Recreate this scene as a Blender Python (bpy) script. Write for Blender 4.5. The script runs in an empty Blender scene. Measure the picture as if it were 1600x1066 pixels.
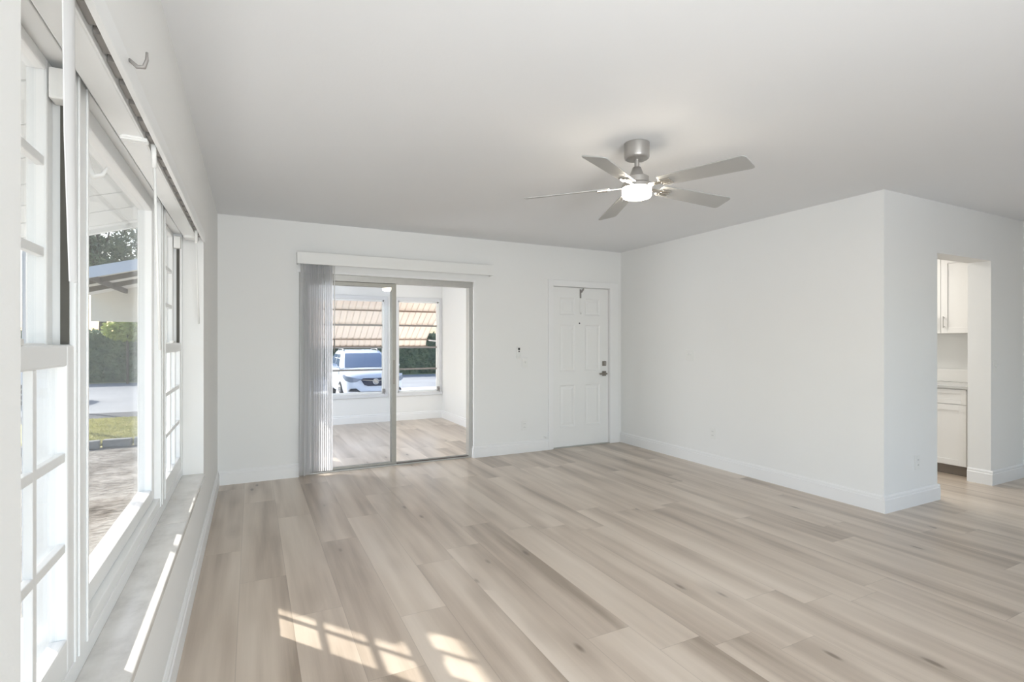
import bpy, math, random
import numpy as np
from mathutils import Vector, Matrix

R = math.radians
SC = bpy.context.scene
COL = SC.collection
rng = random.Random(7)

# ------------------------------------------------------------------ camera
cd = bpy.data.cameras.new('camera')
cam = bpy.data.objects.new('camera', cd)
COL.objects.link(cam)
cam.location = (0, 0, 1.291)
cam.rotation_euler = (R(90), 0, R(-26.685))
cd.sensor_width = 36.0
cd.lens = 809.5 / 1600 * 36.0
cd.shift_y = 1.2 / 1600
cd.clip_start = 0.02
cd.clip_end = 300
SC.camera = cam

# ------------------------------------------------------------------ sky, sun, exposure
SC.view_settings.view_transform = 'Standard'
SC.view_settings.look = 'None'
SC.view_settings.gamma = 1.0
SC.view_settings.use_curve_mapping = False
SC.view_settings.exposure = 0.27
SUN_H = Vector((0.613, -0.79, 0)).normalized()
SUN_ALT = R(36)
SUN_DIR = SUN_H * math.cos(SUN_ALT) - Vector((0, 0, 1)) * math.sin(SUN_ALT)
world = bpy.data.worlds.new('sky')
SC.world = world
world.use_nodes = True
wn = world.node_tree
wn.nodes.clear()
sky = wn.nodes.new('ShaderNodeTexSky')
sky.sky_type = 'NISHITA'
sky.sun_disc = False
sky.sun_elevation = SUN_ALT
sky.sun_rotation = math.atan2(-SUN_H.x, -SUN_H.y)
sky.dust_density = 2.0
bg = wn.nodes.new('ShaderNodeBackground')
bg.inputs['Strength'].default_value = 0.285
wo = wn.nodes.new('ShaderNodeOutputWorld')
wn.links.new(sky.outputs[0], bg.inputs[0])
wn.links.new(bg.outputs[0], wo.inputs[0])
sl = bpy.data.lights.new('sun', 'SUN')
sl.energy = 6.3
sl.angle = R(0.6)
sl.color = (1.0, 0.95, 0.87)
so = bpy.data.objects.new('sun', sl)
COL.objects.link(so)
so.rotation_euler = SUN_DIR.to_track_quat('-Z', 'Y').to_euler()
so.location = (-20, 30, 30)


def area(name, loc, direction, sx, sy, watts, color=(1, 1, 1), spread=180):
    l = bpy.data.lights.new(name, 'AREA')
    l.shape = 'RECTANGLE'
    l.size = sx
    l.size_y = sy
    l.energy = watts
    l.color = color
    l.spread = R(spread)
    o = bpy.data.objects.new(name, l)
    COL.objects.link(o)
    o.location = loc
    o.rotation_euler = Vector(direction).to_track_quat('-Z', 'Z').to_euler()
    return o


# unseen area fills added to brighten the room, kitchen and porch
area('side_fill', (-0.52, -0.85, 1.3), (1, 0.1, 0.25), 1.5, 2.3, 37, (0.92, 0.97, 1.0))  # added fill behind the camera, aimed at the right wall
area('rear_fill', (0.35, -2.52, 1.15), (0.05, 1, 0.35), 1.1, 1.8, 66, (0.93, 0.97, 1.0), 115)  # added fill behind the camera, aimed at the back wall
area('dining_fill', (6.73, -0.9, 1.3), (-1, 0.35, 0.15), 2.0, 1.5, 6, (0.95, 0.98, 1.0))  # fill added at the right to lift the left wall
area('kitchen_fill', (5.5, 3.6, 2.41), (0, 0, -1), 0.9, 0.9, 25, (1.0, 0.96, 0.9))  # unseen fill added under the kitchen ceiling
area('porch_fill', (-0.36, 6.3, 1.2), (1, 0.1, -0.1), 1.3, 1.0, 36, (0.93, 0.96, 1.0))  # fill added at the porch side to brighten the porch

# ------------------------------------------------------------------ materials


def lin(c):
    return tuple(((v / 255) / 12.92 if v / 255 <= 0.04045 else ((v / 255 + 0.055) / 1.055) ** 2.4) for v in c)


class NB:
    """small node builder"""

    def __init__(self, name):
        self.m = bpy.data.materials.new(name)
        self.m.use_nodes = True
        self.t = self.m.node_tree
        self.t.nodes.clear()
        self.out = self.n('ShaderNodeOutputMaterial')

    def n(self, typ, **kw):
        nd = self.t.nodes.new(typ)
        for k, v in kw.items():
            setattr(nd, k, v)
        return nd

    def l(self, a, b):
        self.t.links.new(a, b)

    def setin(self, sock, v):
        if hasattr(v, 'links'):
            self.l(v, sock)
        else:
            sock.default_value = v

    def math(self, op, a, b=None, c=None, clamp=False):
        nd = self.n('ShaderNodeMath', operation=op)
        nd.use_clamp = clamp
        self.setin(nd.inputs[0], a)
        if b is not None:
            self.setin(nd.inputs[1], b)
        if c is not None:
            self.setin(nd.inputs[2], c)
        return nd.outputs[0]

    def mix(self, fac, a, b, blend='MIX'):
        nd = self.n('ShaderNodeMix', data_type='RGBA', blend_type=blend)
        self.setin(nd.inputs[0], fac)
        self.setin(nd.inputs[6], a if hasattr(a, 'links') else (*a, 1))
        self.setin(nd.inputs[7], b if hasattr(b, 'links') else (*b, 1))
        return nd.outputs[2]

    def coord(self, what='Object'):
        return self.n('ShaderNodeTexCoord').outputs[what]

    def mapping(self, vec, scale=(1, 1, 1), loc=(0, 0, 0)):
        nd = self.n('ShaderNodeMapping')
        self.l(vec, nd.inputs[0])
        nd.inputs['Scale'].default_value = scale
        nd.inputs['Location'].default_value = loc
        return nd.outputs[0]

    def noise(self, vec, scale, detail=2, rough=0.5, out=0):
        nd = self.n('ShaderNodeTexNoise')
        self.l(vec, nd.inputs['Vector'])
        nd.inputs['Scale'].default_value = scale
        nd.inputs['Detail'].default_value = detail
        nd.inputs['Roughness'].default_value = rough
        return nd.outputs[out]

    def ramp(self, fac, stops):
        nd = self.n('ShaderNodeValToRGB')
        self.l(fac, nd.inputs[0])
        e = nd.color_ramp.elements
        while len(e) > len(stops):
            e.remove(e[-1])
        while len(e) < len(stops):
            e.new(1)
        for i, (p, c) in enumerate(stops):
            e[i].position = p
            e[i].color = (*c, 1) if len(c) == 3 else c
        return nd.outputs[0]

    def principled(self, color, rough=0.5, metal=0.0, spec=0.5, normal=None):
        p = self.n('ShaderNodeBsdfPrincipled')
        self.setin(p.inputs['Base Color'], color if hasattr(color, 'links') else (*color, 1))
        self.setin(p.inputs['Roughness'], rough)
        p.inputs['Metallic'].default_value = metal
        p.inputs['Specular IOR Level'].default_value = spec
        if normal is not None:
            self.l(normal, p.inputs['Normal'])
        self.l(p.outputs[0], self.out.inputs[0])
        return p

    def bump(self, h, strength=0.1, dist=0.01):
        b = self.n('ShaderNodeBump')
        b.inputs['Strength'].default_value = strength
        b.inputs['Distance'].default_value = dist
        self.l(h, b.inputs['Height'])
        return b.outputs[0]


def plain(name, rgb, rough=0.5, metal=0.0, spec=0.5, var=0.03, scale=6.0, bump=0.0, bscale=200):
    b = NB(name)
    c = lin(rgb)
    v = b.coord()
    n = b.noise(v, scale, 3)
    lo = tuple(max(0, x * (1 - var)) for x in c)
    hi = tuple(min(1, x * (1 + var)) for x in c)
    col = b.mix(n, lo, hi)
    nm = b.bump(b.noise(v, bscale, 2), bump, 0.002) if bump else None
    b.principled(col, rough, metal, spec, nm)
    return b.m


M = {}
M['wall'] = plain('wall_paint', (238, 238, 236), 0.85, 0, 0.2, 0.012, 1.3, 0.12, 140)
M['ceil'] = plain('ceiling_paint', (235, 236, 237), 0.9, 0, 0.1, 0.01, 1.0, 0.15, 90)
M['trim'] = plain('trim_paint', (240, 240, 239), 0.45, 0, 0.4, 0.01, 3)
M['door'] = plain('door_paint', (239, 239, 237), 0.4, 0, 0.4, 0.01, 3)
M['vinyl'] = plain('window_vinyl', (240, 241, 240), 0.35, 0, 0.45, 0.015, 4)
M['casing'] = plain('porch_casing', (222, 223, 224), 0.55, 0, 0.3, 0.02, 4)
M['slot'] = plain('jamb_slot', (92, 90, 84), 0.7, 0, 0.3, 0.1, 20)
M['alu'] = plain('brushed_aluminium', (186, 185, 181), 0.42, 0.45, 0.5, 0.06, 30)
M['alu_stile'] = plain('grey_green_aluminium', (166, 164, 156), 0.45, 0.4, 0.5, 0.06, 30)  # darker grey-green tone for the slider panels
M['track_dark'] = plain('dark_floor_track', (104, 96, 90), 0.5, 0.3, 0.4, 0.08, 20)
M['alu_bar'] = plain('grey_window_bar', (150, 146, 142), 0.5, 0.3, 0.5, 0.05, 30)
M['nickel'] = plain('satin_nickel', (178, 175, 171), 0.38, 0.7, 0.5, 0.03, 20)
M['chrome'] = plain('bright_chrome', (225, 222, 216), 0.16, 1.0, 0.5, 0.02, 20)
M['blade'] = plain('grey_blade', (176, 176, 174), 0.45, 0.15, 0.5, 0.02, 5)
M['lockmetal'] = plain('lock_metal', (150, 144, 136), 0.35, 0.8, 0.5, 0.05, 50)
M['plastic'] = plain('white_plastic', (236, 236, 233), 0.4, 0, 0.5, 0.01, 8)
M['dark'] = plain('dark_plastic', (52, 52, 54), 0.5, 0, 0.4, 0.05, 30)
M['cab'] = plain('cabinet_paint', (233, 232, 229), 0.4, 0, 0.4, 0.01, 4)
M['toe'] = plain('toe_kick_wood', (128, 118, 108), 0.6, 0, 0.3, 0.1, 12)
M['counter'] = plain('counter_stone', (196, 196, 194), 0.25, 0, 0.5, 0.06, 14)
M['splash'] = plain('splash_stone', (240, 239, 236), 0.25, 0, 0.5, 0.02, 10)
M['ext'] = plain('exterior_stucco', (228, 227, 222), 0.9, 0, 0.2, 0.04, 8, 0.3, 60)
M['soffit'] = plain('soffit_metal', (232, 234, 233), 0.55, 0.0, 0.3, 0.03, 3)
M['board'] = plain('column_board', (206, 208, 211), 0.6, 0, 0.3, 0.03, 3)
M['boardgap'] = plain('column_core', (158, 160, 165), 0.7, 0, 0.3, 0.04, 3)
M['fascia'] = plain('carport_fascia', (206, 214, 226), 0.6, 0, 0.3, 0.03, 3)
M['under'] = plain('carport_underside', (226, 222, 216), 0.8, 0, 0.2, 0.06, 4)
M['rafter'] = plain('dark_rafter', (104, 98, 92), 0.8, 0, 0.2, 0.08, 6)
M['brown'] = plain('awning_bar', (150, 128, 112), 0.6, 0.1, 0.3, 0.06, 20)
M['carpaint'] = plain('white_car_paint', (238, 241, 247), 0.18, 0.0, 0.6, 0.01, 3)
M['carglass'] = plain('tinted_car_glass', (112, 128, 152), 0.08, 0.1, 0.6, 0.05, 2)
M['cardark'] = plain('black_car_plastic', (40, 42, 50), 0.45, 0, 0.4, 0.08, 30)
M['grille'] = plain('dark_grille_mesh', (50, 54, 72), 0.6, 0.0, 0.3, 0.1, 60)
M['lamp_glass'] = plain('headlamp_glass', (138, 146, 162), 0.15, 0.2, 0.6, 0.2, 40)
M['tyre'] = plain('tyre_rubber', (44, 44, 46), 0.8, 0, 0.3, 0.1, 30)
M['brick'] = plain('edging_stone', (150, 149, 148), 0.9, 0, 0.2, 0.25, 8, 0.5, 60)
M['bark'] = plain('tree_bark', (98, 88, 80), 0.9, 0, 0.2, 0.3, 5, 0.5, 20)
M['concrete'] = plain('driveway_concrete', (236, 233, 229), 0.85, 0, 0.2, 0.06, 0.8, 0.3, 40)
M['curb'] = plain('dark_curb', (104, 106, 110), 0.9, 0, 0.2, 0.1, 3)


def glass_mat(name, tint=(1, 1, 1), f0=0.03, f1=0.55):
    b = NB(name)
    g = b.n('ShaderNodeNewGeometry')
    dp = b.n('ShaderNodeVectorMath', operation='DOT_PRODUCT')
    b.l(g.outputs['Incoming'], dp.inputs[0])
    b.l(g.outputs['Normal'], dp.inputs[1])
    a = b.math('ABSOLUTE', dp.outputs['Value'])
    k = b.math('SUBTRACT', 1.0, a, clamp=True)
    k5 = b.math('POWER', k, 5.0)
    f = b.math('MULTIPLY_ADD', k5, f1, f0)
    tr = b.n('ShaderNodeBsdfTransparent')
    tr.inputs[0].default_value = (*tint, 1)
    gl = b.n('ShaderNodeBsdfGlossy')
    gl.inputs['Roughness'].default_value = 0.02
    mx = b.n('ShaderNodeMixShader')
    b.l(f, mx.inputs[0])
    b.l(tr.outputs[0], mx.inputs[1])
    b.l(gl.outputs[0], mx.inputs[2])
    b.l(mx.outputs[0], b.out.inputs[0])
    return b.m


M['glass'] = glass_mat('window_glass', (0.97, 0.98, 0.985), 0.025, 0.5)
M['slider_glass'] = glass_mat('slider_glass', (0.96, 0.97, 0.985), 0.022, 0.5)


def translucent(name, rgb, frac=0.4, rough=0.5, var=0.04, scale=5, clear=0.0):
    b = NB(name)
    v = b.coord()
    c = lin(rgb)
    col = b.mix(b.noise(v, scale, 3), tuple(x * (1 - var) for x in c), tuple(min(1, x * (1 + var)) for x in c))
    p = b.n('ShaderNodeBsdfPrincipled')
    b.l(col, p.inputs['Base Color'])
    p.inputs['Roughness'].default_value = rough
    t = b.n('ShaderNodeBsdfTranslucent')
    b.l(col, t.inputs[0])
    mx = b.n('ShaderNodeMixShader')
    mx.inputs[0].default_value = frac
    b.l(p.outputs[0], mx.inputs[1])
    b.l(t.outputs[0], mx.inputs[2])
    if clear:
        tr = b.n('ShaderNodeBsdfTransparent')
        tr.inputs[0].default_value = (0.97, 0.97, 0.98, 1)
        m2 = b.n('ShaderNodeMixShader')
        m2.inputs[0].default_value = clear
        b.l(mx.outputs[0], m2.inputs[1])
        b.l(tr.outputs[0], m2.inputs[2])
        mx = m2
    b.l(mx.outputs[0], b.out.inputs[0])
    return b.m


M['slat'] = translucent('vinyl_slat', (250, 250, 250), 0.66, 0.3, clear=0.42)
M['vane'] = translucent('white_vane', (238, 238, 238), 0.25, 0.4)
M['awning'] = translucent('tan_fibreglass', (241, 232, 223), 0.36, 0.6, 0.03, 3)


def leaf_mat(name, dark, light, frac=0.3):
    b = NB(name)
    v = b.coord()
    n = b.noise(v, 2.2, 4, 0.7)
    col = b.ramp(n, [(0.3, lin(dark)), (0.7, lin(light))])
    p = b.n('ShaderNodeBsdfPrincipled')
    b.l(col, p.inputs['Base Color'])
    p.inputs['Roughness'].default_value = 0.6
    t = b.n('ShaderNodeBsdfTranslucent')
    b.l(col, t.inputs[0])
    mx = b.n('ShaderNodeMixShader')
    mx.inputs[0].default_value = frac
    b.l(p.outputs[0], mx.inputs[1])
    b.l(t.outputs[0], mx.inputs[2])
    b.l(mx.outputs[0], b.out.inputs[0])
    return b.m


M['hedge'] = leaf_mat('hedge_leaves', (88, 106, 88), (150, 164, 130), 0.25)
M['treeleaf'] = leaf_mat('tree_leaves', (74, 90, 74), (142, 152, 128), 0.3)
M['bush'] = leaf_mat('bush_leaves', (150, 165, 84), (200, 208, 130), 0.3)
M['grassblade'] = leaf_mat('grass_blades', (176, 176, 112), (214, 208, 156), 0.3)
M['turf'] = plain('turf_soil', (190, 186, 136), 0.95, 0, 0.1, 0.2, 3)


def floor_mat():
    W, L, X0 = 0.2265, 1.52, 0.17
    b = NB('oak_vinyl_planks')
    v = b.coord()
    s = b.n('ShaderNodeSeparateXYZ')
    b.l(v, s.inputs[0])
    x, y = s.outputs[0], s.outputs[1]
    u = b.math('DIVIDE', b.math('SUBTRACT', x, X0), W)
    row = b.math('FLOOR', u)
    fu = b.math('FRACT', u)
    wn1 = b.n('ShaderNodeTexWhiteNoise', noise_dimensions='1D')
    b.l(b.math('MULTIPLY_ADD', row, 3.17, 0.31), wn1.inputs['W'])
    vv = b.math('ADD', b.math('DIVIDE', y, L), b.math('MULTIPLY', wn1.outputs['Value'], 7.0))
    pl = b.math('FLOOR', vv)
    fv = b.math('FRACT', vv)
    cv = b.n('ShaderNodeCombineXYZ')
    b.l(row, cv.inputs[0])
    b.l(pl, cv.inputs[1])
    wn2 = b.n('ShaderNodeTexWhiteNoise', noise_dimensions='2D')
    b.l(cv.outputs[0], wn2.inputs['Vector'])
    pr = wn2.outputs['Value']
    # grain coordinates, shifted plank by plank
    g = b.n('ShaderNodeCombineXYZ')
    b.l(b.math('MULTIPLY_ADD', row, 1.9, x), g.inputs[0])
    b.l(b.math('MULTIPLY_ADD', pr, 31.0, y), g.inputs[1])
    b.l(b.math('MULTIPLY', pr, 17.0), g.inputs[2])
    gv = g.outputs[0]
    broad = b.noise(b.mapping(gv, (6.5, 0.5, 1)), 1.0, 2, 0.5)
    mid = b.noise(b.mapping(gv, (17.0, 0.9, 1)), 1.0, 3, 0.55)
    fine = b.noise(b.mapping(gv, (170.0, 5.0, 1)), 1.0, 2, 0.6)
    tone = b.math('ADD', b.math('MULTIPLY', broad, 0.70), b.math('MULTIPLY', mid, 0.22))
    tone = b.math('ADD', tone, b.math('MULTIPLY', fine, 0.05))
    tone = b.math('ADD', tone, b.math('MULTIPLY_ADD', pr, 0.09, -0.045))
    col = b.ramp(tone, [(0.32, lin((160, 145, 129))), (0.43, lin((191, 176, 160))), (0.54, lin((208, 194, 178))), (0.68, lin((221, 208, 193)))])
    # knots: sparse, stretched along the plank
    vo = b.n('ShaderNodeTexVoronoi')
    b.l(b.mapping(gv, (6.5, 2.1, 1)), vo.inputs['Vector'])
    vo.inputs['Scale'].default_value = 1.0
    sx = b.n('ShaderNodeSeparateColor')
    b.l(vo.outputs['Color'], sx.inputs[0])
    keep = b.math('GREATER_THAN', sx.outputs[0], 0.4)
    wob = b.math('MULTIPLY_ADD', mid, 0.10, vo.outputs['Distance'])
    kn = b.n('ShaderNodeMapRange')
    kn.interpolation_type = 'SMOOTHSTEP'
    b.l(wob, kn.inputs[0])
    kn.inputs[1].default_value = 0.17
    kn.inputs[2].default_value = 0.08
    kn.inputs[3].default_value = 0.0
    kn.inputs[4].default_value = 1.0
    kf = b.math('MULTIPLY', b.math('MULTIPLY', kn.outputs[0], keep), 0.85)
    col = b.mix(kf, col, lin((104, 90, 76)))
    # soft darker halo round the knots
    ha = b.n('ShaderNodeMapRange')
    ha.interpolation_type = 'SMOOTHSTEP'
    b.l(wob, ha.inputs[0])
    ha.inputs[1].default_value = 0.55
    ha.inputs[2].default_value = 0.12
    ha.inputs[3].default_value = 0.0
    ha.inputs[4].default_value = 1.0
    hf = b.math('MULTIPLY', b.math('MULTIPLY', ha.outputs[0], keep), 0.28)
    col = b.mix(hf, col, lin((146, 131, 115)))
    # joints
    du = b.math('MINIMUM', fu, b.math('SUBTRACT', 1.0, fu))
    du = b.math('MULTIPLY', du, W)
    dv = b.math('MULTIPLY', b.math('MINIMUM', fv, b.math('SUBTRACT', 1.0, fv)), L)
    dj = b.math('MINIMUM', du, dv)
    jm = b.math('LESS_THAN', dj, 0.0011)
    col = b.mix(b.math('MULTIPLY', jm, 0.35), col, lin((112, 98, 84)))
    h = b.math('SUBTRACT', b.math('MULTIPLY', fine, 0.3), jm)
    p = b.principled(col, 0.28, 0, 0.6, b.bump(h, 0.12, 0.002))
    return b.m


M['floor'] = floor_mat()


def marble_mat():
    b = NB('sill_marble')
    v = b.coord()
    n = b.noise(v, 5, 6, 0.65)
    n2 = b.noise(b.mapping(v, (3, 1, 1)), 3, 4, 0.6)
    col = b.ramp(b.math('ADD', b.math('MULTIPLY', n, 0.6), b.math('MULTIPLY', n2, 0.4)),
                 [(0.3, lin((186, 184, 180))), (0.5, lin((220, 218, 214))), (0.7, lin((236, 235, 232)))])
    b.principled(col, 0.2, 0, 0.5)
    return b.m


M['marble'] = marble_mat()


def mulch_mat():
    b = NB('mulch_and_sand')
    v = b.coord()
    n = b.noise(v, 1.3, 5, 0.7)
    n2 = b.noise(b.mapping(v, (1, 2.2, 1)), 9, 5, 0.75)
    f = b.math('ADD', b.math('MULTIPLY', n, 0.5), b.math('MULTIPLY', n2, 0.5))
    col = b.ramp(f, [(0.36, lin((84, 79, 72))), (0.45, lin((138, 132, 124))), (0.54, lin((178, 173, 165))), (0.66, lin((208, 204, 197)))])
    b.principled(col, 0.95, 0, 0.1, b.bump(n2, 0.8, 0.05))
    return b.m


M['mulch'] = mulch_mat()


def road_mat():
    b = NB('pale_asphalt')
    v = b.coord()
    n = b.noise(v, 0.5, 3)
    n2 = b.noise(v, 60, 2)
    f = b.math('ADD', b.math('MULTIPLY', n, 0.7), b.math('MULTIPLY', n2, 0.3))
    col = b.ramp(f, [(0.3, lin((146, 149, 153))), (0.7, lin((168, 171, 174)))])
    b.principled(col, 0.85, 0, 0.2)
    return b.m


M['road'] = road_mat()


def lens_mat():
    b = NB('lit_lamp_lens')
    e = b.n('ShaderNodeEmission')
    e.inputs[0].default_value = (1.0, 0.88, 0.72, 1)
    e.inputs[1].default_value = 50.0
    b.l(e.outputs[0], b.out.inputs[0])
    return b.m


M['lens'] = lens_mat()

# ------------------------------------------------------------------ mesh helpers


class MB:
    def __init__(self):
        self.v = []
        self.f = []

    def add(self, vs, fs):
        k = len(self.v)
        self.v += [tuple(p) for p in vs]
        self.f += [tuple(i + k for i in f) for f in fs]
        return self

    def box(self, x0, x1, y0, y1, z0, z1):
        x0, x1 = min(x0, x1), max(x0, x1)
        y0, y1 = min(y0, y1), max(y0, y1)
        z0, z1 = min(z0, z1), max(z0, z1)
        return self.add([(x0, y0, z0), (x1, y0, z0), (x1, y1, z0), (x0, y1, z0), (x0, y0, z1), (x1, y0, z1), (x1, y1, z1), (x0, y1, z1)],
                        [(3, 2, 1, 0), (4, 5, 6, 7), (0, 1, 5, 4), (1, 2, 6, 5), (2, 3, 7, 6), (3, 0, 4, 7)])

    def tube(self, pts, r, seg=10):
        """round tube along a polyline; r a number or one radius per point"""
        pts = [Vector(p) for p in pts]
        rs = r if isinstance(r, (list, tuple)) else [r] * len(pts)
        k = len(self.v)
        up = None
        for i, p in enumerate(pts):
            d = (pts[min(i + 1, len(pts) - 1)] - pts[max(i - 1, 0)]).normalized()
            if up is None:
                up = d.orthogonal().normalized()
            a = (up - d * up.dot(d)).normalized()
            up = a
            c = d.cross(a)
            for j in range(seg):
                t = 2 * math.pi * j / seg
                self.v.append(tuple(p + (a * math.cos(t) + c * math.sin(t)) * rs[i]))
        for i in range(len(pts) - 1):
            for j in range(seg):
                a = k + i * seg + j
                b = k + i * seg + (j + 1) % seg
                self.f.append((a, b, b + seg, a + seg))
        self.f.append(tuple(k + j for j in reversed(range(seg))))
        self.f.append(tuple(k + (len(pts) - 1) * seg + j for j in range(seg)))
        return self

    def lathe(self, prof, c, seg=40):
        """prof: (radius, z) list about the vertical axis through c"""
        k = len(self.v)
        for r, z in prof:
            for j in range(seg):
                t = 2 * math.pi * j / seg
                self.v.append((c[0] + r * math.cos(t), c[1] + r * math.sin(t), c[2] + z))
        for i in range(len(prof) - 1):
            for j in range(seg):
                a = k + i * seg + j
                b = k + i * seg + (j + 1) % seg
                self.f.append((a, b, b + seg, a + seg))
        self.f.append(tuple(k + j for j in reversed(range(seg))))
        self.f.append(tuple(k + (len(prof) - 1) * seg + j for j in range(seg)))
        return self

    def prism(self, poly, axis, a, b):
        """poly in the two other axes (in x,y,z order), extruded a..b along axis"""
        def pt(p, t):
            q = list(p)
            q.insert(axis, t)
            return tuple(q)
        n = len(poly)
        vs = [pt(p, a) for p in poly] + [pt(p, b) for p in poly]
        fs = [tuple(range(n - 1, -1, -1)), tuple(range(n, 2 * n))]
        fs += [(i, (i + 1) % n, n + (i + 1) % n, n + i) for i in range(n)]
        return self.add(vs, fs)

    def loft(self, rings, cap=True):
        n = len(rings[0])
        k = len(self.v)
        for r in rings:
            self.v += [tuple(p) for p in r]
        for i in range(len(rings) - 1):
            for j in range(n):
                a = k + i * n + j
                b = k + i * n + (j + 1) % n
                self.f.append((a, b, b + n, a + n))
        if cap:
            self.f.append(tuple(k + j for j in reversed(range(n))))
            self.f.append(tuple(k + (len(rings) - 1) * n + j for j in range(n)))
        return self

    def rot(self, matrix, start=0):
        self.v = self.v[:start] + [tuple(matrix @ Vector(p)) for p in self.v[start:]]
        return self

    def build(self, name, mat, parent=None, origin=(0, 0, 0), bevel=0.0, smooth=False, subsurf=0):
        me = bpy.data.meshes.new(name)
        ox, oy, oz = origin
        me.from_pydata([(x - ox, y - oy, z - oz) for x, y, z in self.v], [], self.f)
        me.validate()
        me.materials.append(mat)
        import bmesh
        bm = bmesh.new()
        bm.from_mesh(me)
        bmesh.ops.recalc_face_normals(bm, faces=bm.faces)
        bm.to_mesh(me)
        bm.free()
        if smooth:
            me.polygons.foreach_set('use_smooth', [True] * len(me.polygons))
            if smooth == 'angle':
                me.set_sharp_from_angle(angle=R(40))
        o = bpy.data.objects.new(name, me)
        COL.objects.link(o)
        if parent is not None:
            o.parent = parent
        else:
            o.location = origin
        if bevel:
            m = o.modifiers.new('bevel', 'BEVEL')
            m.width = bevel
            m.segments = 2
            m.limit_method = 'ANGLE'
        if subsurf:
            m = o.modifiers.new('subsurf', 'SUBSURF')
            m.levels = m.render_levels = subsurf
        return o


def tag(o, label=None, cat=None, group=None, kind=None):
    for k, v in (('label', label), ('category', cat), ('group', group), ('kind', kind)):
        if v:
            o[k] = v
    return o


def empty(name, loc, label=None, cat=None, group=None, kind=None, rz=0):
    o = bpy.data.objects.new(name, None)
    o.empty_display_size = 0.1
    COL.objects.link(o)
    o.location = loc
    o.rotation_euler = (0, 0, rz)
    return tag(o, label, cat, group, kind)


def copy_tree(o, parent=None):
    c = o.copy()
    COL.objects.link(c)
    if parent is not None:
        c.parent = parent
    for ch in list(o.children):
        copy_tree(ch, c)
    return c


def struct(name, mb, mat, label=None, cat=None, **kw):
    return tag(mb.build(name, mat, **kw), label, cat, kind='structure')


def wall_cells(mb, axis, a, b, span, zspan, holes):
    """solid wall of thickness a..b along axis, with rectangular holes (u0,u1,z0,z1)"""
    us = sorted({span[0], span[1], *[h[0] for h in holes], *[h[1] for h in holes]})
    zs = sorted({zspan[0], zspan[1], *[h[2] for h in holes], *[h[3] for h in holes]})
    for i in range(len(us) - 1):
        for j in range(len(zs) - 1):
            cu, cz = (us[i] + us[i + 1]) / 2, (zs[j] + zs[j + 1]) / 2
            if any(h[0] < cu < h[1] and h[2] < cz < h[3] for h in holes):
                continue
            if axis == 0:
                mb.box(a, b, us[i], us[i + 1], zs[j], zs[j + 1])
            else:
                mb.box(us[i], us[i + 1], a, b, zs[j], zs[j + 1])
    return mb


# ------------------------------------------------------------------ room shell
XL, XR, YB, YF, H = -0.273, 4.256, 5.34, 2.228, 2.44
XE = -0.50           # outer face of the left wall
YP = 8.42            # porch far wall, inner face
YREAR = -2.45
FLOORX = 6.62

struct('floor', MB().box(XE, FLOORX + 0.1, YREAR - 0.1, YP + 0.05, -0.08, 0), M['floor'],
       'light oak plank floor running through the whole room', 'floor')
struct('ceiling', MB().box(XE, FLOORX + 0.1, YREAR - 0.1, YB + 0.13, H, H + 0.12), M['ceil'], 'flat white ceiling above the room', 'ceiling')
struct('ceiling_porch', MB().box(XE, 3.05, YB + 0.13, YP + 0.13, 2.36, 2.48), M['ceil'], 'white ceiling of the sun porch', 'ceiling')
WY0, WY1, WZ0, WZ1 = 0.905, 3.825, 0.455, 2.0
struct('wall_left', wall_cells(MB(), 0, XE, XL, (YREAR - 0.1, YB + 0.13), (-0.6, H), [(WY0, WY1, WZ0 - 0.03, WZ1), (-2.1, 0.4, 0.45, 2.1)]), M['wall'],  # second opening, behind the camera, is added for the side fill
       'white left wall around the long window', 'wall')
DX0, DX1, DZ = 3.235, 4.071, 1.962
SX0, SX1, SZ = 0.404, 2.212, 1.962
struct('wall_back', wall_cells(MB(), 1, YB, YB + 0.13, (XL, FLOORX), (0, H), [(SX0, SX1, -1, SZ), (DX0, DX1, -1, DZ)]), M['wall'],
       'white back wall with the glass slider and entry door', 'wall')
struct('wall_right', MB().box(XR, XR + 0.11, YF + 0.17, YB, 0, H), M['wall'], 'blank white wall on the right of the room', 'wall')
KX0, KX1, KZ = 5.02, 5.94, 2.02
struct('wall_kitchen', wall_cells(MB(), 1, YF, YF + 0.17, (XR, FLOORX), (0, H), [(KX0, KX1, -1, KZ)]), M['wall'],
       'white wall with the open kitchen doorway', 'wall')
struct('wall_dining', wall_cells(MB(), 0, 6.575, 6.70, (YREAR, YF), (0, H), [(-1.9, 0.1, 0.55, 2.05)]), M['wall'], 'white wall closing the dining end at the frame edge', 'wall')  # opening added for the dining fill
struct('wall_pantry', MB().box(FLOORX, FLOORX + 0.1, YF + 0.17, YB, 0, H), M['wall'], 'white kitchen wall behind the cabinets', 'wall')
struct('wall_rear', wall_cells(MB(), 1, YREAR - 0.1, YREAR, (XL, FLOORX), (0, H), [(0.2, 5.0, 0.1, 2.2)]), M['wall'])  # opening behind the camera added for the rear fill
# sun porch shell
PW = [(0.15, 1.924), (2.144, 2.845)]
struct('wall_porch_far', wall_cells(MB(), 1, YP, YP + 0.13, (XE, 3.05), (-0.6, 2.36), [(a, b, 0.456, 1.967) for a, b in PW]), M['wall'],
       'white porch wall below and between its windows', 'wall')
struct('wall_porch_right', MB().box(2.90, 3.05, YB + 0.13, YP, 0, 2.36), M['wall'], 'white side wall of the sun porch', 'wall')
struct('wall_porch_left', wall_cells(MB(), 0, XE, XL, (YB + 0.13, YP), (-0.6, 2.36), [(5.75, 6.85, 0.5, 1.9), (7.25, 7.75, 0.5, 1.6), (7.9, 8.38, 0.5, 1.6)]), M['wall'])


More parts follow.
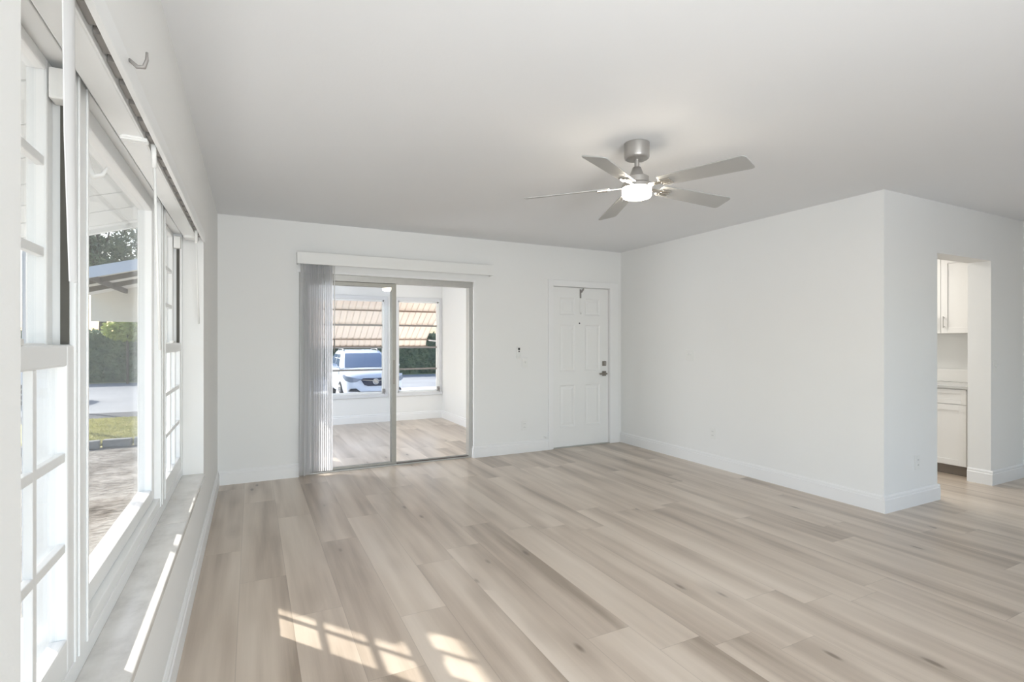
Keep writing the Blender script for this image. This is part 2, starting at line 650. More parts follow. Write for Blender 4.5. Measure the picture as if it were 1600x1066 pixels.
def baseboard(name, runs):
    """runs: (axis, fixed, direction of the room side, u0, u1)"""
    mb = MB()
    for axis, c, s, u0, u1 in runs:
        poly = [(c, 0), (c + s * 0.016, 0), (c + s * 0.016, 0.098), (c + s * 0.011, 0.103), (c + s * 0.011, 0.118), (c + s * 0.005, 0.128), (c, 0.13)]
        if axis == 0:      # runs along y
            mb.prism([(x, z) for x, z in poly], 1, u0, u1)
        else:              # runs along x
            mb.prism([(y, z) for y, z in poly], 0, u0, u1)
    return struct(name, mb, M['trim'], 'white stepped baseboard', 'baseboard')


baseboard('baseboard_left', [(0, XL, 1, YREAR, YB)])
baseboard('baseboard_back', [(1, YB, -1, XL, SX0)])
baseboard('baseboard_middle', [(1, YB, -1, SX1, 3.165), (0, SX1, -1, YB - 0.012, YB + 0.045)])
baseboard('baseboard_right', [(0, XR, -1, YF, YB - 0.001)])
baseboard('baseboard_kitchen', [(1, YF, -1, XR - 0.016, KX0), (0, KX0, 1, YF - 0.016, YF + 0.17)])
baseboard('baseboard_jamb', [(1, YF, -1, KX1, 6.575), (0, KX1, -1, YF - 0.016, YF + 0.17)])
baseboard('baseboard_dining', [(0, 6.575, -1, YREAR, YF - 0.016)])
baseboard('baseboard_porch', [(1, YP, -1, XL, 2.90), (0, 2.90, -1, YB + 0.13, YP)])

# ------------------------------------------------------------------ left window (three lites)
FX = -0.385
wo = (FX, WY0, WZ0)
win = MB()
for a in ((WY0, WY0 + 0.03), (WY1 - 0.045, WY1)):
    win.box(-0.478, FX, a[0], a[1], WZ0, WZ1)
win.box(-0.478, FX - 0.002, WY0, WY1, 1.955, WZ1)
win.box(-0.478, FX - 0.002, WY0, WY1, WZ0, 0.505)
for a in ((1.615, 1.725), (2.955, 3.085)):
    win.box(-0.478, FX, a[0], a[1], 0.505, 1.955)
# raised bead up each mullion
for a in ((1.628, 1.636), (1.70, 1.71), (2.968, 2.978), (3.06, 3.068)):
    win.box(FX, FX + 0.005, a[0], a[1], 0.51, 1.95)
win1 = struct('window_1', win, M['vinyl'], 'long white three-part window in the left wall', 'window', origin=wo, bevel=0.003)


def sash(name, y0, y1, z0, z1, xi, xo, rail, stile, parent, top=None):
    mb = MB()
    mb.box(xo, xi, y0, y0 + stile, z0, z1)
    mb.box(xo, xi, y1 - stile, y1, z0, z1)
    mb.box(xo, xi, y0 + stile, y1 - stile, z0, z0 + rail)
    mb.box(xo, xi, y0 + stile, y1 - stile, z1 - (top or rail), z1)
    return mb.build(name, M['vinyl'], parent, wo, bevel=0.005)


def grid(y0, y1, z0, z1, xc, parent):
    mb = MB()
    t = 0.011
    for i in (1, 2):
        y = y0 + (y1 - y0) * i / 3
        mb.box(xc - 0.008, xc + 0.008, y - t, y + t, z0, z1)
        z = z0 + (z1 - z0) * i / 3
        mb.box(xc - 0.0078, xc + 0.0078, y0, y1, z - t, z + t)
    return mb.build('muntin_grid', M['vinyl'], parent, wo, bevel=0.002)


def pane(y0, y1, z0, z1, xc, parent, name='pane'):
    return MB().box(xc - 0.002, xc + 0.002, y0, y1, z0, z1).build(name, M['glass'], parent, wo)


for (a, b) in ((WY0 + 0.03, 1.615), (3.085, WY1 - 0.045)):
    lo = sash('lower_sash', a, b, 0.505, 1.283, FX - 0.003, -0.422, 0.085, 0.052, win1, 0.05)
    grid(a + 0.052, b - 0.052, 0.59, 1.233, -0.400, lo)
    pane(a + 0.05, b - 0.05, 0.588, 1.235, -0.409, lo)
    up = sash('upper_sash', a, b, 1.243, 1.955, -0.428, -0.466, 0.045, 0.045, win1, 0.03)
    grid(a + 0.045, b - 0.045, 1.288, 1.925, -0.440, up)
    pane(a + 0.043, b - 0.043, 1.286, 1.927, -0.449, up)
    tl = MB().box(-0.405, -0.388, (a + b) / 2 - 0.03, (a + b) / 2 + 0.03, 1.283, 1.297).build('sash_lock', M['plastic'], lo, wo, bevel=0.003)
    for yy, s in ((b - 0.001, -1), (a + 0.001, 1)):
        MB().box(-0.413, -0.397, yy, yy + s * 0.006, 1.285, 1.90).build('jamb_slot', M['slot'], win1, wo)
        MB().box(-0.424, -0.388, yy, yy + s * 0.05, 1.862, 1.935).build('balance_cover', M['plastic'], win1, wo, bevel=0.004)
fs = sash('fixed_sash', 1.725, 2.955, 0.545, 1.955, -0.412, -0.468, 0.058, 0.06, win1)
pane(1.783, 2.897, 0.60, 1.90, -0.44, fs)
MB().box(-0.470, FX - 0.004, 1.725, 2.955, 0.505, 0.545).build('sill_rail', M['vinyl'], win1, wo, bevel=0.003)
# stone sill in two slabs, butted
MB().box(FX - 0.005, XL + 0.006, WY0 + 0.002, 2.83, 0.428, WZ0).build('window_sill', M['marble'], win1, wo, bevel=0.004)
MB().box(FX - 0.005, XL + 0.006, 2.832, WY1 - 0.002, 0.428, WZ0).build('window_sill', M['marble'], win1, wo, bevel=0.004)
# curved hook on the stile of the fixed lite
hk = MB()
hk.tube([(-0.409, 1.80, 1.84), (-0.407, 1.80, 1.80), (-0.402, 1.80, 1.765), (-0.388, 1.80, 1.748), (-0.370, 1.80, 1.756), (-0.360, 1.80, 1.778)],
        [0.003, 0.008, 0.011, 0.009, 0.006, 0.003], 10)
hk.build('hook', M['plastic'], win1, wo, smooth=True)

# blind headrail hung under the head of the recess
ho = (-0.31, 0.93, 1.925)
hr = empty('blind_headrail', ho, 'white slatless blind headrail across the top of the long left window', 'blind')
p = MB()
p.box(-0.368, -0.302, 0.93, 3.80, 1.925, 1.972)
p.build('rail_body', M['vinyl'], hr, ho, bevel=0.004)
p = MB()
p.box(-0.302, -0.297, 0.93, 3.80, 1.922, 1.975)
p.box(-0.276, -0.262, 0.93, 3.80, 1.920, 1.975)
p.box(-0.297, -0.276, 0.93, 3.80, 1.955, 1.975)
p.build('track', M['vinyl'], hr, ho, bevel=0.002)
p = MB()
y = 1.0
while y < 3.75:
    p.box(-0.296, -0.277, y, y + 0.085, 1.936, 1.954)
    y += 0.12
p.build('carrier', M['alu_bar'], hr, ho)
for yy in (1.95, 3.62):
    p = MB()
    for k in range(3):
        p.box(-0.36, -0.29, yy + 0.012 * k, yy + 0.012 * k + 0.006, 1.913, 1.924)
    p.box(-0.355, -0.30, yy - 0.004, yy + 0.036, 1.919, 1.9255)
    p.build('bracket', M['plastic'], hr, ho, bevel=0.001)
for y0, y1, z1 in ((2.02, 2.17, 1.262), (3.46, 3.66, 1.40)):
    p = MB()
    p.tube([(-0.284, y0, 1.93), (-0.284, y0 + 0.02, 1.86)], 0.0075, 8)
    p.tube([(-0.284, y0 + 0.02, 1.862), (-0.286, y1, z1)], 0.0042, 8)
    p.build('wand', M['plastic'], hr, ho, smooth=True)
# one leftover vane hanging edge-on
p = MB()
pr = []
for k in range(7):
    s = k / 6 - 0.5
    pr.append((-0.292 + 0.007 * (1 - 4 * s * s), 1.182 + 0.062 * s))
ring = pr + [(x - 0.002, y) for x, y in reversed(pr)]
p.loft([[(x, y + 0.0, 1.93) for x, y in ring], [(x, 1.19 + (y - 1.182) * 0.9, 1.66) for x, y in ring], [(x, 1.205 + (y - 1.182) * 0.45, 1.40) for x, y in ring]])
p.build('vane', M['vane'], hr, ho, smooth='angle')
p = MB()
p.tube([(-0.262, 1.515, 1.965), (-0.245, 1.515, 1.951), (-0.232, 1.515, 1.953), (-0.226, 1.515, 1.972), (-0.226, 1.515, 1.99)], [0.004, 0.005, 0.005, 0.004, 0.003], 8)
p.build('hook', M['alu_bar'], hr, ho, smooth=True)

# ------------------------------------------------------------------ glass slider with its vertical blind
so_ = (SX0, YB, 0)
d2 = MB()
d2.box(SX0, SX1, YB + 0.035, YB + 0.115, 1.895, SZ)
d2.box(SX0, SX0 + 0.03, YB + 0.035, YB + 0.115, 0, 1.895)
d2.box(SX1 - 0.05, SX1, YB + 0.035, YB + 0.115, 0, 1.895)
d2.box(SX0 + 0.03, SX1 - 0.05, YB + 0.035, YB + 0.115, 0, 0.014)
d2.box(SX0 + 0.03, SX1 - 0.05, YB + 0.055, YB + 0.059, 0.014, 0.026)
d2.box(SX0 + 0.03, SX1 - 0.05, YB + 0.090, YB + 0.094, 0.014, 0.026)
door2 = struct('door_2', d2, M['alu'], 'aluminium glass sliding door, half open, to the sun porch', 'door', origin=so_, bevel=0.002)
struct('trim_2', MB().box(SX1 - 0.006, SX1 + 0.022, YB - 0.006, YB + 0.034, 0.13, SZ - 0.0062).box(SX0 - 0.02, SX1 + 0.022, YB - 0.006, YB + 0.034, SZ - 0.006, SZ + 0.02),
       M['trim'], 'thin white edge trim around the slider', 'trim', bevel=0.003)


def slider_panel(name, x0, x1, yc):
    mb = MB()
    mb.box(x0, x0 + 0.045, yc - 0.013, yc + 0.013, 0.02, 1.893)
    mb.box(x1 - 0.046, x1, yc - 0.013, yc + 0.013, 0.02, 1.893)
    mb.box(x0 + 0.045, x1 - 0.046, yc - 0.012, yc + 0.012, 1.855, 1.893)
    mb.box(x0 + 0.045, x1 - 0.046, yc - 0.012, yc + 0.012, 0.02, 0.036)
    o = mb.build(name, M['alu_stile'], door2, so_, bevel=0.002)
    MB().box(x0 + 0.04, x1 - 0.04, yc - 0.002, yc + 0.002, 0.03, 1.86).build('pane', M['slider_glass'], o, so_)
    return o


slider_panel('fixed_panel', SX0 + 0.03, 1.352, YB + 0.058)
mv = slider_panel('sliding_panel', SX0 + 0.045, 1.345, YB + 0.092)
MB().box(1.355, SX1 - 0.052, YB + 0.037, YB + 0.05, 0.0145, 0.024).build('floor_track', M['track_dark'], door2, so_)
MB().box(1.318, 1.338, YB + 0.0435, YB + 0.0445, 0.85, 1.1).build('latch', M['lockmetal'], door2, so_, bevel=0.0)

vo_ = (0.38, YB - 0.05, 0)
vb = empty('vertical_blind', vo_, 'vertical blind with translucent grey slats stacked at the left of the slider', 'blind')
p = MB()
p.box(0.382, 2.405, YB - 0.10, YB - 0.09, 2.028, 2.140)
p.box(0.382, 0.392, YB - 0.09, YB - 0.001, 2.028, 2.140)
p.box(2.395, 2.405, YB - 0.09, YB - 0.001, 2.028, 2.140)
p.build('valance', M['plastic'], vb, vo_, bevel=0.002)
MB().box(0.40, 2.38, YB - 0.072, YB - 0.034, 2.072, 2.10).build('track', M['vinyl'], vb, vo_)
NS = 15
for i in range(NS):
    xc = 0.425 + i * 0.0192
    ang = R(rng.uniform(70, 79)) if i != 4 else R(66)
    tw = R(rng.uniform(-5, 5)) if i not in (3, 4) else R(-22)
    rings = []
    for z, k in ((2.07, 0), (1.4, 0.35), (0.7, 0.7), (0.035 if i > 3 else 0.02, 1)):
        a = ang + tw * k
        prof = []
        for j in range(7):
            s = j / 6 - 0.5
            prof.append((0.089 * s, 0.008 * (1 - 4 * s * s)))
        ring = prof + [(u, w - 0.0014) for u, w in reversed(prof)]
        ca, sa = math.cos(a), math.sin(a)
        dx = -0.012 * k if i < 4 else 0.0
        rings.append([(xc + dx + u * ca - w * sa, YB - 0.053 + u * sa * 0.92 + w * ca, z) for u, w in ring])
    MB().loft(rings).build('slat', M['slat'], vb, vo_, smooth='angle')
    MB().box(xc - 0.004, xc + 0.004, YB - 0.058, YB - 0.048, 2.03, 2.075).build('slat_hanger', M['plastic'], vb, vo_)
p = MB()
p.tube([(0.718, YB - 0.075, 2.05), (0.718, YB - 0.075, 1.24)], 0.004, 8)
p.build('wand', M['plastic'], vb, vo_, smooth=True)
MB().tube([(0.718, YB - 0.075, 1.32), (0.718, YB - 0.075, 1.19)], 0.006, 8).build('wand_grip', M['alu_bar'], vb, vo_, smooth=True)

# ------------------------------------------------------------------ entry door
do_ = (DX0, YB, 0)
yd = YB + 0.022
d1 = MB()
cols = [(3.345, 3.565), (3.715, 3.94)]
rows = [(0.25, 0.76), (0.93, 1.50), (1.62, 1.83)]
xs = sorted({DX0 + 0.004, DX1 - 0.004, *[c for t in cols for c in t]})
zs = sorted({0.012, DZ - 0.004, *[c for t in rows for c in t]})
for i in range(len(xs) - 1):
    for j in range(len(zs) - 1):
        cx, cz = (xs[i] + xs[i + 1]) / 2, (zs[j] + zs[j + 1]) / 2
        if any(a < cx < b for a, b in cols) and any(a < cz < b for a, b in rows):
            x0, x1, z0, z1 = xs[i], xs[i + 1], zs[j], zs[j + 1]
            def rect(m, y):
                return [(x0 + m, y, z0 + m), (x1 - m, y, z0 + m), (x1 - m, y, z1 - m), (x0 + m, y, z1 - m)]
            d1.loft([rect(0, yd + 0.04), rect(0, yd), rect(0.012, yd + 0.009), rect(0.024, yd + 0.009), rect(0.05, yd + 0.002)])
        else:
            d1.box(xs[i], xs[i + 1], yd, yd + 0.04, zs[j], zs[j + 1])
door1 = struct('door_1', d1, M['door'], 'white six-panel entry door in the back wall', 'door', origin=do_)
# deadbolt, lever, peephole
p = MB().box(3.972, 4.034, yd - 0.012, yd, 0.985, 1.047)
o = p.build('deadbolt', M['lockmetal'], door1, do_, bevel=0.006)
MB().box(3.998, 4.008, yd - 0.03, yd - 0.012, 0.996, 1.036).build('thumb_turn', M['nickel'], o, do_, bevel=0.003)
p = MB().box(3.972, 4.034, yd - 0.010, yd, 0.857, 0.919)
o = p.build('door_handle', M['lockmetal'], door1, do_, bevel=0.006)
p = MB().tube([(4.003, yd - 0.01, 0.888), (4.003, yd - 0.05, 0.888)], 0.013, 12)
p.box(3.90, 4.016, yd - 0.06, yd - 0.046, 0.877, 0.899)
p.build('lever', M['lockmetal'], o, do_, bevel=0.004)
MB().tube([(3.63, yd - 0.004, 1.52), (3.63, yd + 0.002, 1.52)], 0.009, 14).build('peephole', M['dark'], door1, do_, smooth='angle')
t = MB()
t.box(3.165, DX0 - 0.002, YB - 0.018, YB + 0.02, 0, DZ + 0.075)
t.box(DX1 + 0.002, 4.205, YB - 0.018, YB + 0.02, 0, DZ + 0.075)
t.box(DX0 - 0.002, DX1 + 0.002, YB - 0.018, YB + 0.02, DZ + 0.002, DZ + 0.075)
struct('trim_1', t, M['trim'], 'flat white casing around the entry door', 'trim', bevel=0.004)
struct('trim_3', MB().box(DX0, DX1, YB - 0.005, YB + 0.08, 0, 0.011), M['alu'], 'low metal threshold under the entry door', 'trim')
struct('wall_stoop', MB().box(3.05, 4.4, YB + 0.14, YB + 0.2, -0.6, 2.4), M['ext'])

hg = empty('door_hanger', (3.64, yd, 1.62), 'slim metal hook strap hung over the top of the entry door', 'hook')
p = MB().box(3.627, 3.655, yd - 0.004, yd - 0.001, 1.63, 1.957)
p.tube([(3.641, yd - 0.004, 1.66), (3.641, yd - 0.018, 1.632), (3.641, yd - 0.034, 1.638), (3.641, yd - 0.04, 1.662)], 0.004, 8)
p.build('strap', M['plastic'], hg, (3.64, yd, 1.62), bevel=0.001)
p = MB()
p.box(3.630, 3.652, yd - 0.012, yd - 0.004, 1.83, 1.94)
p.tube([(3.648, yd - 0.014, 1.90), (3.665, yd - 0.03, 1.935), (3.672, yd - 0.032, 1.95)], [0.010, 0.011, 0.007], 10)
p.build('spring_hook', M['alu_bar'], hg, (3.64, yd, 1.62), bevel=0.002)

# ------------------------------------------------------------------ wall fittings


def frame_of(face):
    """face: ('y', value) plates on walls facing -Y, ('x', value) on walls facing -X; returns mapper (u across, d out from wall, z)"""
    if face[0] == 'y':
        return lambda u, d, z: (u, face[1] - d, z)
    return lambda u, d, z: (face[1] - d, u, z)


def fbox(mb, m, u0, u1, d0, d1, z0, z1):
    a, b = m(u0, d0, z0), m(u1, d1, z1)
    return mb.box(a[0], b[0], a[1], b[1], a[2], b[2])


def outlet(face, u, z, label):
    m = frame_of(face)
    org = m(u, 0, z)
    r = empty('outlet', org, label, 'outlet', 'white double outlets on the walls')
    fbox(MB(), m, u - 0.035, u + 0.035, 0, 0.006, z - 0.057, z + 0.057).build('cover_plate', M['plastic'], r, org, bevel=0.003)
    for dz in (-0.02, 0.02):
        s = fbox(MB(), m, u - 0.017, u + 0.017, 0.006, 0.0085, z + dz - 0.014, z + dz + 0.014).build('socket', M['plastic'], r, org, bevel=0.002)
        mb = MB()
        fbox(mb, m, u - 0.008, u - 0.006, 0.0085, 0.0089, z + dz - 0.004, z + dz + 0.006)
        fbox(mb, m, u + 0.006, u + 0.008, 0.0085, 0.0089, z + dz - 0.004, z + dz + 0.006)
        mb.build('socket_slot', M['dark'], s, org)
    return r


def switch(face, u, z, label, gangs=1):
    m = frame_of(face)
    org = m(u, 0, z)
    w = 0.035 + 0.023 * (gangs - 1)
    r = empty('light_switch', org, label, 'light switch', 'white light switches on the walls')
    fbox(MB(), m, u - w, u + w, 0, 0.006, z - 0.057, z + 0.057).build('cover_plate', M['plastic'], r, org, bevel=0.003)
    for k in range(gangs):
        c = u + (k - (gangs - 1) / 2) * 0.046
        mb = MB()
        fbox(mb, m, c - 0.005, c + 0.005, 0.006, 0.018, z - 0.003, z + 0.018)
        mb.build('toggle', M['plastic'], r, org, bevel=0.002)
    return r


outlet(('y', YB), 2.843, 0.314, 'white outlet low on the back wall between the slider and entry door')
outlet(('x', XR), 3.847, 0.345, 'white outlet low on the blank right wall')
outlet(('y', YF), 4.715, 0.335, 'white outlet low on the wall just before the kitchen doorway')
switch(('y', YB), 2.851, 1.046, 'single white switch below the fan remote, between slider and entry door')
switch(('x', XR), 4.165, 1.146, 'wide double white switch at hand height on the blank right wall', 2)
switch(('y', YF), 6.008, 1.066, 'single white switch on the wall past the kitchen doorway')

ro = (2.763, YB, 1.10)
rm = empty('fan_remote', ro, 'small white fan remote with dark buttons in a wall cradle beside the slider', 'remote control')
MB().box(2.740, 2.786, YB - 0.012, YB - 0.001, 1.098, 1.18).build('cradle', M['plastic'], rm, ro, bevel=0.004)
MB().box(2.743, 2.783, YB - 0.024, YB - 0.012, 1.105, 1.238).build('handset', M['plastic'], rm, ro, bevel=0.004)
MB().box(2.751, 2.775, YB - 0.0255, YB - 0.024, 1.196, 1.222).build('button_pad', M['dark'], rm, ro)
MB().box(2.756, 2.770, YB - 0.0255, YB - 0.024, 1.172, 1.186).build('button', M['dark'], rm, ro)
st = MB().tube([(3.11, YB - 0.001, 0.155), (3.11, YB - 0.05, 0.155)], 0.006, 10)
st.tube([(3.11, YB - 0.05, 0.155), (3.11, YB - 0.062, 0.155)], 0.011, 10)
tag(st.build('doorstop', M['plastic'], None, (3.11, YB, 0.155), smooth='angle'), 'tiny white doorstop just above the baseboard left of the entry door', 'doorstop')

# ------------------------------------------------------------------ ceiling fan
FXC, FYC = 1.992, 2.355
fo = (FXC, FYC, 2.10)
fan = empty('ceiling_fan', fo, 'grey five-blade ceiling fan with a lit round lamp below', 'ceiling fan')
c0 = (FXC, FYC, 0)
MB().lathe([(0.066, 2.44), (0.072, 2.437), (0.072, 2.362), (0.069, 2.352), (0.060, 2.346), (0.020, 2.344)], c0).build('ceiling_canopy', M['nickel'], fan, fo, smooth='angle')
MB().lathe([(0.013, 2.35), (0.013, 2.28)], c0, 20).build('downrod', M['nickel'], fan, fo, smooth='angle')
MB().lathe([(0.017, 2.302), (0.024, 2.298), (0.040, 2.255), (0.044, 2.245)], c0).build('yoke_cover', M['nickel'], fan, fo, smooth='angle')
MB().lathe([(0.030, 2.250), (0.060, 2.246), (0.068, 2.240), (0.068, 2.208), (0.060, 2.204)], c0).build('motor_housing', M['nickel'], fan, fo, smooth='angle')
lk = MB().lathe([(0.066, 2.203), (0.086, 2.198), (0.087, 2.178), (0.080, 2.176)], c0).build('lamp_ring', M['nickel'], fan, fo, smooth='angle')
MB().lathe([(0.0835, 2.176), (0.0845, 2.165), (0.0835, 2.140), (0.078, 2.127), (0.06, 2.121), (0.0, 2.120)], c0).build('lamp_lens', M['lens'], lk, fo, smooth='angle')
BZ = 2.192
for ang in (-76, -4, 68, 140, 212):
    mat = Matrix.Translation((FXC, FYC, BZ)) @ Matrix.Rotation(R(ang), 4, 'Z') @ Matrix.Rotation(R(2.6), 4, 'Y') @ Matrix.Rotation(R(-14), 4, 'X')
    # blade outline with rounded corners
    w0, w1, r0, r1 = 0.052, 0.066, 0.155, 0.66
    out = []
    def arc(cx, cy, rad, a0, a1):
        return [(cx + rad * math.cos(R(a0 + (a1 - a0) * k / 5)), cy + rad * math.sin(R(a0 + (a1 - a0) * k / 5))) for k in range(6)]
    out += arc(r0 + 0.02, -w0 + 0.02, 0.02, 180, 270)
    out += arc(r1 - 0.022, -w1 + 0.022, 0.022, 270, 360)
    out += arc(r1 - 0.022, w1 - 0.022, 0.022, 0, 90)
    out += arc(r0 + 0.02, w0 - 0.02, 0.02, 90, 180)
    mb = MB().prism(out, 2, -0.003, 0.003)
    mb.rot(mat)
    bl = mb.build('blade', M['blade'], fan, fo, bevel=0.0015)
    mb = MB()
    n0 = 0
    mb.prism([(0.07, -0.016), (0.15, -0.014), (0.165, -0.030), (0.225, -0.030), (0.225, 0.030), (0.165, 0.030), (0.15, 0.014), (0.07, 0.016)], 2, -0.009, -0.003)
    for yy in (-0.021, 0.0, 0.021):
        mb.tube([(0.168, yy, -0.010), (0.228, yy, -0.010)], 0.005, 8)
    mb.rot(mat)
    mb.build('blade_iron', M['chrome'], bl, fo, bevel=0.001)

# ------------------------------------------------------------------ kitchen behind the doorway


def shaker(mb, x, y0, y1, z0, z1, fr=0.055, t=0.02):
    """shaker front facing -X at plane x"""
    mb.box(x, x + t, y0, y0 + fr, z0, z1)
    mb.box(x, x + t, y1 - fr, y1, z0, z1)
    mb.box(x, x + t, y0 + fr, y1 - fr, z0, z0 + fr)
    mb.box(x, x + t, y0 + fr, y1 - fr, z1 - fr, z1)
    mb.box(x + 0.009, x + t, y0 + fr, y1 - fr, z0 + fr, z1 - fr)
    return mb


bo = (6.08, 2.42, 0)
bc = empty('base_cabinet', bo, 'white shaker base cabinet seen through the kitchen doorway', 'cabinet')
MB().box(6.07, FLOORX - 0.004, 2.42, 3.70, 0.095, 0.838).build('body', M['cab'], bc, bo)
MB().box(6.10, FLOORX - 0.004, 2.42, 3.70, 0, 0.095).build('toe_kick', M['toe'], bc, bo)
for y0, y1 in ((2.455, 2.85), (2.853, 3.25), (3.253, 3.65)):
    dr = shaker(MB(), 6.05, y0, y1, 0.690, 0.832, 0.04).build('drawer', M['cab'], bc, bo, bevel=0.0015)
    dd = shaker(MB(), 6.05, y0, y1, 0.10, 0.684).build('door', M['cab'], bc, bo, bevel=0.0015)
    ym = (y0 + y1) / 2 + 0.14
    mb = MB().tube([(6.03, ym, 0.54), (6.03, ym, 0.66)], 0.005, 8)
    mb.tube([(6.052, ym, 0.555), (6.03, ym, 0.555)], 0.004, 8).tube([(6.052, ym, 0.645), (6.03, ym, 0.645)], 0.004, 8)
    mb.build('handle', M['nickel'], dd, bo, smooth='angle')
tag(MB().box(6.035, FLOORX - 0.001, 2.405, 3.74, 0.8385, 0.868).build('countertop', M['counter'], None, (6.035, 2.405, 0.838), bevel=0.004),
    'pale grey stone countertop on the kitchen base cabinet', 'countertop')
bs = MB().box(FLOORX - 0.022, FLOORX - 0.001, 2.405, 3.74, 0.8685, 1.0).box(6.06, FLOORX - 0.022, 2.402, 2.42, 0.8685, 0.995)
tag(bs.build('backsplash', M['splash'], None, (FLOORX, 2.405, 0.868), bevel=0.003), 'low white stone backsplash standing on the kitchen countertop', 'backsplash')
uo = (6.30, 2.42, 1.376)
uc = empty('wall_cabinet', uo, 'white shaker wall cabinet hung above the kitchen countertop', 'cabinet')
MB().box(6.32, FLOORX - 0.004, 2.42, 3.70, 1.376, 2.20).build('body', M['cab'], uc, uo)
for i, (y0, y1) in enumerate(((2.44, 2.765), (2.769, 3.10), (3.104, 3.44))):
    dd = shaker(MB(), 6.30, y0, y1, 1.378, 2.14, 0.055).build('door', M['cab'], uc, uo, bevel=0.0015)
    ym = y1 - 0.03 if i != 1 else y0 + 0.03
    mb = MB().tube([(6.278, ym, 1.43), (6.278, ym, 1.55)], 0.005, 8)
    mb.tube([(6.302, ym, 1.445), (6.278, ym, 1.445)], 0.004, 8).tube([(6.302, ym, 1.535), (6.278, ym, 1.535)], 0.004, 8)
    mb.build('handle', M['nickel'], dd, uo, smooth='angle')

# ------------------------------------------------------------------ porch windows


def porch_window(name, x0, x1, label):
    org = (x0, YP, 0.456)
    mb = MB()
    mb.box(x0 - 0.001, x0 + 0.025, YP + 0.03, YP + 0.10, 0.456, 1.967)
    mb.box(x1 - 0.025, x1 + 0.001, YP + 0.03, YP + 0.10, 0.456, 1.967)
    mb.box(x0, x1, YP + 0.03, YP + 0.10, 1.942, 1.967)
    mb.box(x0, x1, YP + 0.03, YP + 0.10, 0.456, 0.482)
    w = struct(name, mb, M['vinyl'], label, 'window', origin=org, bevel=0.002)
    mb = MB()
    mb.box(x0 - 0.055, x0, YP - 0.014, YP, 0.40, 2.025)
    mb.box(x1, x1 + 0.05, YP - 0.014, YP, 0.40, 2.025)
    mb.box(x0, x1, YP - 0.014, YP, 1.967, 2.025)
    mb.box(x0 - 0.055, x1 + 0.05, YP - 0.03, YP, 0.40, 0.452)
    mb.build('casing', M['casing'], w, org, bevel=0.003)
    for z in (0.838, 1.198, 1.558):
        MB().box(x0 + 0.02, x1 - 0.02, YP + 0.045, YP + 0.075, z - 0.014, z + 0.014).build('glazing_bar', M['alu_bar'], w, org, bevel=0.002)
    MB().box(x0 + 0.02, x1 - 0.02, YP + 0.058, YP + 0.062, 0.47, 1.95).build('pane', M['glass'], w, org)
    mb = MB().box(x1 - 0.03, x1 + 0.005, YP - 0.03, YP + 0.03, 0.47, 0.53)
    mb.tube([(x1 - 0.02, YP - 0.03, 0.50), (x1 - 0.02, YP - 0.07, 0.49), (x1 - 0.02, YP - 0.075, 0.45)], 0.006, 8)
    mb.build('crank', M['alu_bar'], w, org)
    return w


porch_window('window_2', PW[0][0], PW[0][1], 'wide four-lite porch window facing the parked white car')
porch_window('window_3', PW[1][0], PW[1][1], 'narrower four-lite porch window at the right of the porch')

# ------------------------------------------------------------------ awnings and eaves
ao = (1.3, YP + 0.14, 2.0)
aw = empty('window_awning', ao, 'tan ribbed awning sloping down outside the porch windows', 'awning')
A0, A1 = (YP + 0.14, 2.03), (9.66, 1.345)


def corrugated(x0, x1, p0, p1, period=0.105, amp=0.016, t=0.004):
    d = Vector((p1[0] - p0[0], p1[1] - p0[1])).normalized()
    nrm = (-d[1], d[0])
    if nrm[1] < 0:
        nrm = (d[1], -d[0])
    xs, hs = [], []
    x = x0
    while x < x1 - 1e-6:
        for f, h in ((0, 0), (0.62, 0), (0.70, 1), (0.92, 1)):
            if x + f * period <= x1:
                xs.append(x + f * period)
                hs.append(h * amp)
        x += period
    mb = MB()
    k = len(xs)
    vs = []
    for (yy, zz), off in ((p0, 0), (p1, 0), (p0, t), (p1, t)):
        for xx, h in zip(xs, hs):
            vs.append((xx, yy + nrm[0] * (h + off), zz + nrm[1] * (h + off)))
    fs = []
    for i in range(k - 1):
        fs.append((i, i + 1, k + i + 1, k + i))
        fs.append((2 * k + i, 3 * k + i, 3 * k + i + 1, 2 * k + i + 1))
        fs.append((i, 2 * k + i, 2 * k + i + 1, i + 1))
        fs.append((k + i, k + i + 1, 3 * k + i + 1, 3 * k + i))
    fs.append((0, k, 3 * k, 2 * k))
    fs.append((k - 1, 3 * k - 1, 4 * k - 1, 2 * k - 1)[::-1] if False else (k - 1, 2 * k - 1, 4 * k - 1, 3 * k - 1))
    mb.add(vs, fs)
    return mb


corrugated(-1.08, 3.05, A0, A1).build('ribbed_panel', M['awning'], aw, ao)
corrugated(-1.08, 3.05, A1, (9.72, 1.215), 0.105, 0.012).build('skirt', M['awning'], aw, ao)
for f in (0.28, 0.62):
    yy, zz = A0[0] + (A1[0] - A0[0]) * f, A0[1] + (A1[1] - A0[1]) * f
    MB().box(-1.06, 3.03, yy - 0.012, yy + 0.012, zz - 0.032, zz - 0.008).build('crossbar', M['brown'], aw, ao)
MB().box(-1.06, 3.03, A1[0] - 0.025, A1[0], A1[1] - 0.022, A1[1] - 0.002).build('crossbar', M['brown'], aw, ao)
MB().box(-1.08, 3.05, 9.705, 9.735, 1.192, 1.215).build('crossbar', M['brown'], aw, ao)
for xx in (3.04, -1.06):
    MB().tube([(xx, YP + 0.14, 1.28), (xx, 9.6, 1.32)], 0.012, 8).build('support_arm', M['soffit'], aw, ao)

